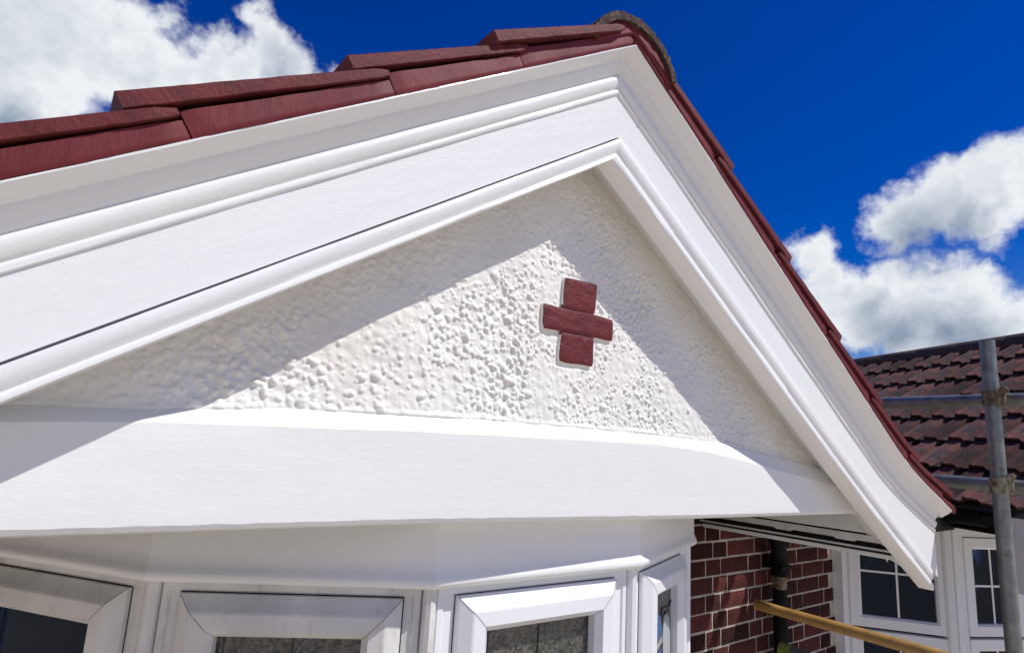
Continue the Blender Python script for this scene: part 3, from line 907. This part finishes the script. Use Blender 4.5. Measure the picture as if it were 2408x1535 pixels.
while z < -.10:
    x = 1.99 + (0 if c % 2 == 0 else -.1745 + .0) + random.uniform(-.004, .004)
    k = c % 2
    while x < 3.83:
        w, ms = ((.104, HB) if k % 2 else (.223, SB))
        if x >= 1.955 and x + w <= 3.835:
            o = bpy.data.objects.new('brick', random.choice(ms)); COL.objects.link(o)
            o.parent = bw
            o.matrix_parent_inverse = BW_INV
            o.location = (x, YB + random.uniform(-.0015, .0012), z + random.uniform(-.001, .001))
        x += w + .0125; k += 1
    z += COURSE; c += 1

# ------------------------------------------------------------------ black drainpipe on the brick wall
dp = empty('drainpipe', (3.03, 1.69, -2.7)); tag(dp, 'black plastic drainpipe running down the brick wall', 'drainpipe')
DP_INV = Matrix.Translation((-3.03, -1.69, 2.7))
def in_dp(o): o.parent = dp; o.matrix_parent_inverse = DP_INV; return o
in_dp(tube('pipe', (3.035, 1.685, -2.69), (3.035, 1.685, -.50), .034, 'black_pvc', seg=24))
in_dp(tube('socket', (3.035, 1.685, -.60), (3.035, 1.685, -.49), .041, 'black_pvc', seg=24))
in_dp(tube('offset_bend', (3.035, 1.685, -.52), (2.975, 1.655, -.395), .036, 'black_pvc', seg=24))
in_dp(tube('pipe_collar', (2.985, 1.66, -.43), (2.955, 1.645, -.345), .045, 'black_pvc', seg=24))
in_dp(tube('swan_neck', (2.96, 1.648, -.36), (2.93, 1.63, -.20), .036, 'black_pvc', seg=24))
r = in_dp(tube('rubber_ring', (3.035, 1.685, -.606), (3.035, 1.685, -.600), .0405, 'rust', seg=24)); r['label'] = 'rusty ring below the drainpipe socket'
in_dp(box('bracket', 2.985, 3.085, 1.645, 1.747, -.565, -.545, 'black_pvc', bev=.004))

# ------------------------------------------------------------------ neighbouring house: tiled roof slope, gutter board, bow window
LAM = .86
EX, EY, EZ, TH, PH, GA = 4.236 * LAM, 1.141 * LAM, -.232 * LAM, .451, .571, .34 * LAM
dv = Vector((math.sin(TH), math.cos(TH), 0)); uv = Vector((math.cos(TH), -math.sin(TH), 0))
up = (uv * math.cos(PH) + Vector((0, 0, math.sin(PH)))).normalized()
nn = (-uv * math.sin(PH) + Vector((0, 0, math.cos(PH)))).normalized()
E0 = Vector((EX, EY, EZ))
nh = empty('neighbouring_house', (E0.x + 1, E0.y + 1, -2.7)); tag(nh, 'neighbouring house with a brown concrete tiled roof behind the scaffold', 'house')
NH_INV = Matrix.Translation((-E0.x - 1, -E0.y - 1, 2.7))
def in_nh(o): o.parent = nh; o.matrix_parent_inverse = NH_INV; return o
TW = .1685
PROF = [(-.002, .004), (.014, .002), (.022, .021), (.030, .0225), (.082, .0235), (.090, .027), (.099, .027), (.104, .0235), (.112, .0025), (.135, .0015), (.1645, .004)]
def tile_mesh(seed):
    v = []; f = []
    L0 = GA + .055; nl = 5
    for lay in (0, 1):
        for k in range(nl + 1):
            s = L0 * k / nl
            for (a, h) in PROF:
                lift = .026 - .026 * (s / GA)
                hh = h + lift - (.0125 if lay else 0)
                j = .0016 * nz((a * 30, s * 30, seed)) if not lay else 0
                ed = .0025 * nz((a * 60, seed, 3)) if k == 0 else 0
                v.append((a, s + ed, hh + j))           # local: x along course, y up slope, z normal
    m = len(PROF); tot = m * (nl + 1)
    for k in range(nl):
        for q in range(m - 1):
            p = k * m + q; f.append((p, p + 1, p + m + 1, p + m)); f.append((p + tot, p + m + tot, p + m + 1 + tot, p + 1 + tot))
    rim = [q for q in range(m)] + [k * m + m - 1 for k in range(1, nl + 1)] + [nl * m + q for q in range(m - 2, -1, -1)] + [k * m for k in range(nl - 1, 0, -1)]
    for i in range(len(rim)):
        p, q = rim[i], rim[(i + 1) % len(rim)]; f.append((p, p + tot, q + tot, q))
    me = bpy.data.meshes.new('roof_tile'); me.from_pydata(v, [], f); me.materials.append(MT['tile']); me.update()
    return me
TM = [tile_mesh(k * 2.3) for k in range(5)]
for row in range(7):
    for cidx in range(0, 21):
        s = -.35 + cidx * TW
        o = bpy.data.objects.new('roof_tile', random.choice(TM)); COL.objects.link(o)
        base = E0 + dv * s + up * (row * GA) + nn * random.uniform(-.002, .002)
        ax = -dv; ax = dv
        # local x -> towards the viewer's left is far; keep a right handed frame (dv, up, normal)
        mat = Matrix(((dv.x, up.x, -nn.x * 0 + nn.x, base.x), (dv.y, up.y, nn.y, base.y), (dv.z, up.z, nn.z, base.z), (0, 0, 0, 1)))
        rot = Matrix.Rotation(random.uniform(-.006, .006), 4, 'Z')
        o.parent = nh; o.matrix_parent_inverse = NH_INV
        o.matrix_basis = mat @ rot
def slope_quad(name, s0, s1, t0, t1, h, mat, th=.02):
    v = []
    for hh in (h, h - th):
        for (s, t) in ((s0, t0), (s1, t0), (s1, t1), (s0, t1)):
            v.append(tuple(E0 + dv * s + up * t + nn * hh))
    f = [(0, 1, 2, 3), (7, 6, 5, 4), (0, 4, 5, 1), (1, 5, 6, 2), (2, 6, 7, 3), (3, 7, 4, 0)]
    o = mesh_obj(name, v, f, mat); fix_normals(o); return in_nh(o)
slope_quad('roof_deck', -.40, 3.2, .03, 7 * GA + .12, -.004, 'dark')
RT = 7 * GA + .03
rc = E0 + up * RT + nn * -.02
def nb_ridge(s0, s1, seed):
    v = []; f = []; n = 18; r = .088
    for s in (s0, s0 + .004, s1 - .004, s1):
        rr0 = r if s not in (s0, s1) else r - .004
        for i in range(n + 1):
            a = math.pi * (-.05 + 1.1 * i / n)
            rr = rr0 + .003 * nz((math.cos(a) * 3, s * 9, math.sin(a) * 3), 3, seed)
            v.append(tuple(rc + dv * s + uv * (-rr * math.cos(a)) + Vector((0, 0, rr * math.sin(a)))))
    for k in range(3):
        for i in range(n):
            p = k * (n + 1) + i; f.append((p, p + 1, p + n + 2, p + n + 1))
    f.append(tuple(range(n + 1))); f.append(tuple(3 * (n + 1) + i for i in range(n + 1)))
    o = mesh_obj('ridge_tile', v, f, 'ridge'); fix_normals(o); smooth_angle(o, 50); in_nh(o)
s = -.4
k = 0
while s < 3.1:
    nb_ridge(s, s + .392, k * 1.9); s += .40; k += 1
# far slope of the same roof, and its eaves board and wall
v = []
for hh in (0, -.03):
    for (s, t) in ((-.4, 0), (3.2, 0), (3.2, 2.0), (-.4, 2.0)):
        v.append(tuple(E0 + dv * s + up * (RT + .05) + uv * (t * math.cos(PH)) + Vector((0, 0, -t * math.sin(PH) + hh - .01))))
o = mesh_obj('roof_slope', v, [(0, 1, 2, 3), (7, 6, 5, 4), (0, 4, 5, 1), (1, 5, 6, 2), (2, 6, 7, 3), (3, 7, 4, 0)], 'ridge'); fix_normals(o); in_nh(o)
def eave_box(name, a0, a1, s0, s1, z0, z1, mat):
    v = []
    for z in (z0, z1):
        for (a, s) in ((a0, s0), (a1, s0), (a1, s1), (a0, s1)):
            p = E0 + uv * a + dv * s; v.append((p.x, p.y, z))
    f = [(0, 3, 2, 1), (4, 5, 6, 7), (0, 1, 5, 4), (1, 2, 6, 5), (2, 3, 7, 6), (3, 0, 4, 7)]
    o = mesh_obj(name, v, f, mat); fix_normals(o); return in_nh(o)
eave_box('eaves_board', .04, .07, -.06, 3.1, EZ - .12, EZ - .02, 'black_pvc')
eave_box('eaves_soffit', .07, 1.6, -.06, 3.1, EZ - .118, EZ - .10, 'dark')
o = box('eaves_sun_block', 3.08, 3.78, 1.15, 1.742, -.330, -.250, 'black_pvc'); in_nh(o)  # mostly hidden eaves box, added to keep sun off the bricks past the drainpipe
o = box('eaves_sun_block', 2.735, 3.075, 1.60, 1.742, -.335, -.245, 'black_pvc'); in_nh(o)  # unseen eaves box, added so its shadow trims the top of the sun patch
eave_box('barge_end', .02, .10, -.20, -.10, EZ - .36, EZ - .03, 'white_gloss')

# gable end of the neighbouring house and the low main roof between the two gables
v = []
for hh in (0, .08):
    for (a, z) in ((.12, EZ - .05), (3.3, EZ - .05), (1.75, EZ + 1.06)):
        p = E0 + uv * a + dv * (-.10 + hh); v.append((p.x, p.y, z))
o = mesh_obj('gable_wall', v, [(0, 1, 2), (5, 4, 3), (0, 3, 4, 1), (1, 4, 5, 2), (2, 5, 3, 0)], 'white_paint'); fix_normals(o); in_nh(o)
v = [(2.0, 1.74, -.20), (5.4, 1.74, -.20), (5.4, 3.2, .55), (2.0, 3.2, .55), (5.4, 5.0, .55), (2.0, 5.0, .55)]
o = mesh_obj('main_roof', v, [(0, 1, 2, 3), (3, 2, 4, 5)], 'ridge'); so = o.modifiers.new('solid', 'SOLIDIFY'); so.thickness = .05; so.offset = -1; in_nh(o)
# neighbour's bow window
nb0 = Vector((3.80, 1.71, 0)); A1, A2 = math.radians(-52), math.radians(-27)
nb1 = nb0 + Vector((math.cos(A1), math.sin(A1), 0)) * .53
nb2 = nb1 + Vector((math.cos(A2), math.sin(A2), 0)) * .55
nb3 = nb2 + Vector((math.cos(A2 + .45), math.sin(A2 + .45), 0)) * .55
NB = [nb0, nb1, nb2, nb3]
def nb_light(i, jl, jr, ztop, zrail, label):
    P, u, out, ln = facet_frame(NB[i], NB[i + 1])
    fr = loops_frame('window', P, u, out, .004, ln - .004, -1.6, ztop, [(0, -.04), (0, .0), (.003, .003), (jl, .003), (jl + .003, 0), (jl + .003, -.03)], 'pvc', in_nh)
    fr['label'] = label
    a0, a1 = jl + .004, ln - jl - .004
    sh = [(0, -.03), (0, .008), (.003, .011), (.050, .011), (.062, .002), (.064, -.015)]
    top = loops_frame('sash', P, u, out, a0, a1, zrail, ztop - jl - .004, sh, 'pvc', None); top.parent = fr
    low = loops_frame('sash', P, u, out, a0, a1, -1.55, zrail - .014, sh, 'pvc', None); low.parent = fr
    for (z0, z1) in ((zrail + .062, ztop - jl - .066), (-1.49, zrail - .076)):
        pn = quad_obj('pane', P, u, out, a0 + .062, a1 - .062, z0, z1, -.008, .004, 'glass', None); pn.parent = fr
        mid = (a0 + a1) / 2
        b = quad_obj('glazing_bar', P, u, out, mid - .0055, mid + .0055, z0, z1, -.004, .003, 'pvc', None); b.parent = fr
        zb = z0 + (z1 - z0) * (.52 if i == 0 else .50) if z0 > -1.2 else (z0 + z1) / 2
        b = quad_obj('glazing_bar', P, u, out, a0 + .062, a1 - .062, zb - .0055, zb + .0055, -.0035, .003, 'pvc', None); b.parent = fr
    # curtain folds behind the glass
    v = []; f = []; n = 60
    for z in (-1.55, ztop - .02):
        for k in range(n + 1):
            a = a0 + (a1 - a0) * k / n
            w = -.16 + .022 * math.sin(k * .9) + .012 * math.sin(k * 2.3 + 1)
            p = P + u * a + out * w; v.append((p.x, p.y, z))
    for k in range(n): f.append((k, k + 1, n + 2 + k, n + 1 + k))
    cu = mesh_obj('curtain', v, f, 'curtain', smooth=True); cu.parent = fr
    return fr
nb_light(0, .012, .012, -.335, -.930, 'shaded side light of the neighbouring bow window, four panes above a rail')
nb_light(1, .088, .030, -.312, -.925, 'front light of the neighbouring bow window, partly behind the scaffold pole')
nb_light(2, .040, .040, -.400, -.925, 'outer light of the neighbouring bow window beyond the scaffold pole')
for k in (1, 2):
    p = NB[k]; e0 = (NB[k - 1] - NB[k]).normalized(); e1 = (NB[k + 1] - NB[k]).normalized(); bo = -(e0 + e1).normalized()
    sec = [p + e0 * .040 - bo * .03, p + e0 * .040 + bo * .016, p + e0 * .030 + bo * .022, p + e0 * .006 + bo * .022, p + e0 * .003 + bo * .017, p + e1 * .006 + bo * .017, p + e1 * .012 + bo * .026,
           p + e1 * .050 + bo * .030, p + e1 * .062 + bo * .020, p + e1 * .064 - bo * .03]
    v = [(q.x, q.y, z) for z in (-1.6, -.34) for q in sec]; m = len(sec)
    f = [(q, (q + 1) % m, m + (q + 1) % m, m + q) for q in range(m)] + [tuple(range(m)), tuple(range(m, 2 * m))]
    o = mesh_obj('corner_post', v, f, 'pvc'); fix_normals(o); in_nh(o)
o = box('jamb', 3.74, 3.80, 1.70, 1.76, -1.6, -.30, 'pvc'); in_nh(o)
v = [];
rp = [NB[0] + Vector((.25, .05, 0)), NB[1] + Vector((.25, .1, 0)), NB[2] + Vector((.1, .25, 0)), NB[3] + Vector((0, .3, 0))]
for z in (-1.6, -.30):
    for p in rp: v.append((p.x, p.y, z))
o = mesh_obj('room_lining', v, [(0, 1, 5, 4), (1, 2, 6, 5), (2, 3, 7, 6)], 'room'); in_nh(o)

# black gutter under the neighbour's tiles
gt = empty('gutter', tuple(E0 + dv * 1.0 + Vector((0, 0, -.1)))); tag(gt, 'black plastic half-round gutter under the brown tiled eaves', 'gutter')
GT_INV = Matrix.Translation(-(E0 + dv * 1.0 + Vector((0, 0, -.1))))
def in_gt(o): o.parent = gt; o.matrix_parent_inverse = GT_INV; return o
def channel(name, s0, s1, r, cz, ends, mat='black_pvc'):
    v = []; f = []; n = 14
    for s in (s0, s1):
        for rr in (r, r - .006):
            for i in range(n + 1):
                a = math.pi + math.pi * i / n
                p = E0 + uv * (-.028 + rr * math.cos(a)) + dv * s
                v.append((p.x, p.y, cz + rr * math.sin(a)))
    m = n + 1
    for i in range(n):
        f.append((i, i + 1, 2 * m + i + 1, 2 * m + i)); f.append((m + i, 3 * m + i, 3 * m + i + 1, m + i + 1))
    for i in (0, n): f.append((i, m + i, 3 * m + i, 2 * m + i))
    for k in (0, 2):
        for i in range(n): f.append((k * m + i, k * m + m + i, k * m + m + i + 1, k * m + i + 1))
    if ends:
        f.append(tuple(range(m)))
    o = mesh_obj(name, v, f, mat); fix_normals(o); smooth_angle(o, 40); return in_gt(o)
GZ = EZ - .035
channel('channel', -.05, 3.1, .052, GZ, True)
for s in (.46, 1.6): channel('union_clip', s, s + .10, .058, GZ - .001, False)
for s in (.12, .86, 1.3): channel('bracket', s, s + .03, .057, GZ, False)

# ------------------------------------------------------------------ scaffold
def thing_tube(name, p0, p1, r, mat, label, cat, group=None, **k):
    o = tube(name, p0, p1, r, mat, **k); tag(o, label, cat, group); return o
PX, PY, PR = 2.958, .742, .0265
thing_tube('scaffold_pole', (PX, PY, -2.7), (PX, PY, .497), PR, 'steel', 'upright galvanised scaffold pole with an open top', 'scaffold pole', rings=12)
ld = Vector((.17, .985, 0)).normalized()
def ledger(z, label):
    c = Vector((PX + .052, PY - .0, z)); c = c + Vector((0.0, 0, 0))
    a = c - ld * .9; b = c + ld * 1.05
    return thing_tube('scaffold_tube', a, b, PR * .98, 'steel', label, 'scaffold tube', 'level scaffold tubes', rings=10)
ledger(.262, 'upper level scaffold tube crossing in front of the brown roof')
ledger(-.072, 'lower level scaffold tube just above the black gutter')
def coupler(z, label):
    e = empty('scaffold_coupler', (PX, PY, z)); tag(e, label, 'coupler', 'scaffold couplers')
    inv = Matrix.Translation((-PX, -PY, -z))
    def add(o): o.parent = e; o.matrix_parent_inverse = inv; return o
    add(tube('pole_band', (PX, PY, z - .028), (PX, PY, z + .030), PR + .006, 'rust', seg=20, hollow=False))
    c = Vector((PX + .052, PY, z))
    add(tube('tube_band', c - ld * .026, c + ld * .026, PR + .006, 'rust', seg=20, hollow=False))
    add(tube('bolt', (PX - .030, PY - .045, z + .034), (PX + .055, PY - .030, z + .040), .007, 'rust', seg=8, hollow=False))
    add(tube('nut', (PX - .040, PY - .047, z + .033), (PX - .020, PY - .043, z + .035), .0135, 'rust', seg=6, hollow=False))
    add(tube('nut', (PX + .010, PY - .040, z + .036), (PX + .026, PY - .037, z + .038), .0125, 'rust', seg=6, hollow=False))
    add(box('flap', PX - .004, PX + .014, PY - .044, PY - .020, z - .02, z + .045, 'rust', bev=.003))
coupler(.262, 'rusty scaffold coupler on the upper level tube')
coupler(-.072, 'rusty scaffold coupler on the lower level tube')
thing_tube('yellow_tube', (2.86, 1.712, -.722), (2.88, .25, -.735), .0232, 'yellow', 'scuffed yellow painted tube slanting across the brick wall', 'tube', rings=14)
tp = thing_tube('timber_pole', (2.49, 1.36, -.775), (2.56, .55, -.83), .028, 'timber', 'grey pole with a mossy green end below the yellow tube', 'pole', hollow=False, rings=8)
ms = tube('mossy_end', (2.488, 1.384, -.7735), (2.4915, 1.34, -.7765), .0305, 'moss_green', seg=18, hollow=False); ms.parent = tp; ms['label'] = 'yellow green mossy end of the pole'
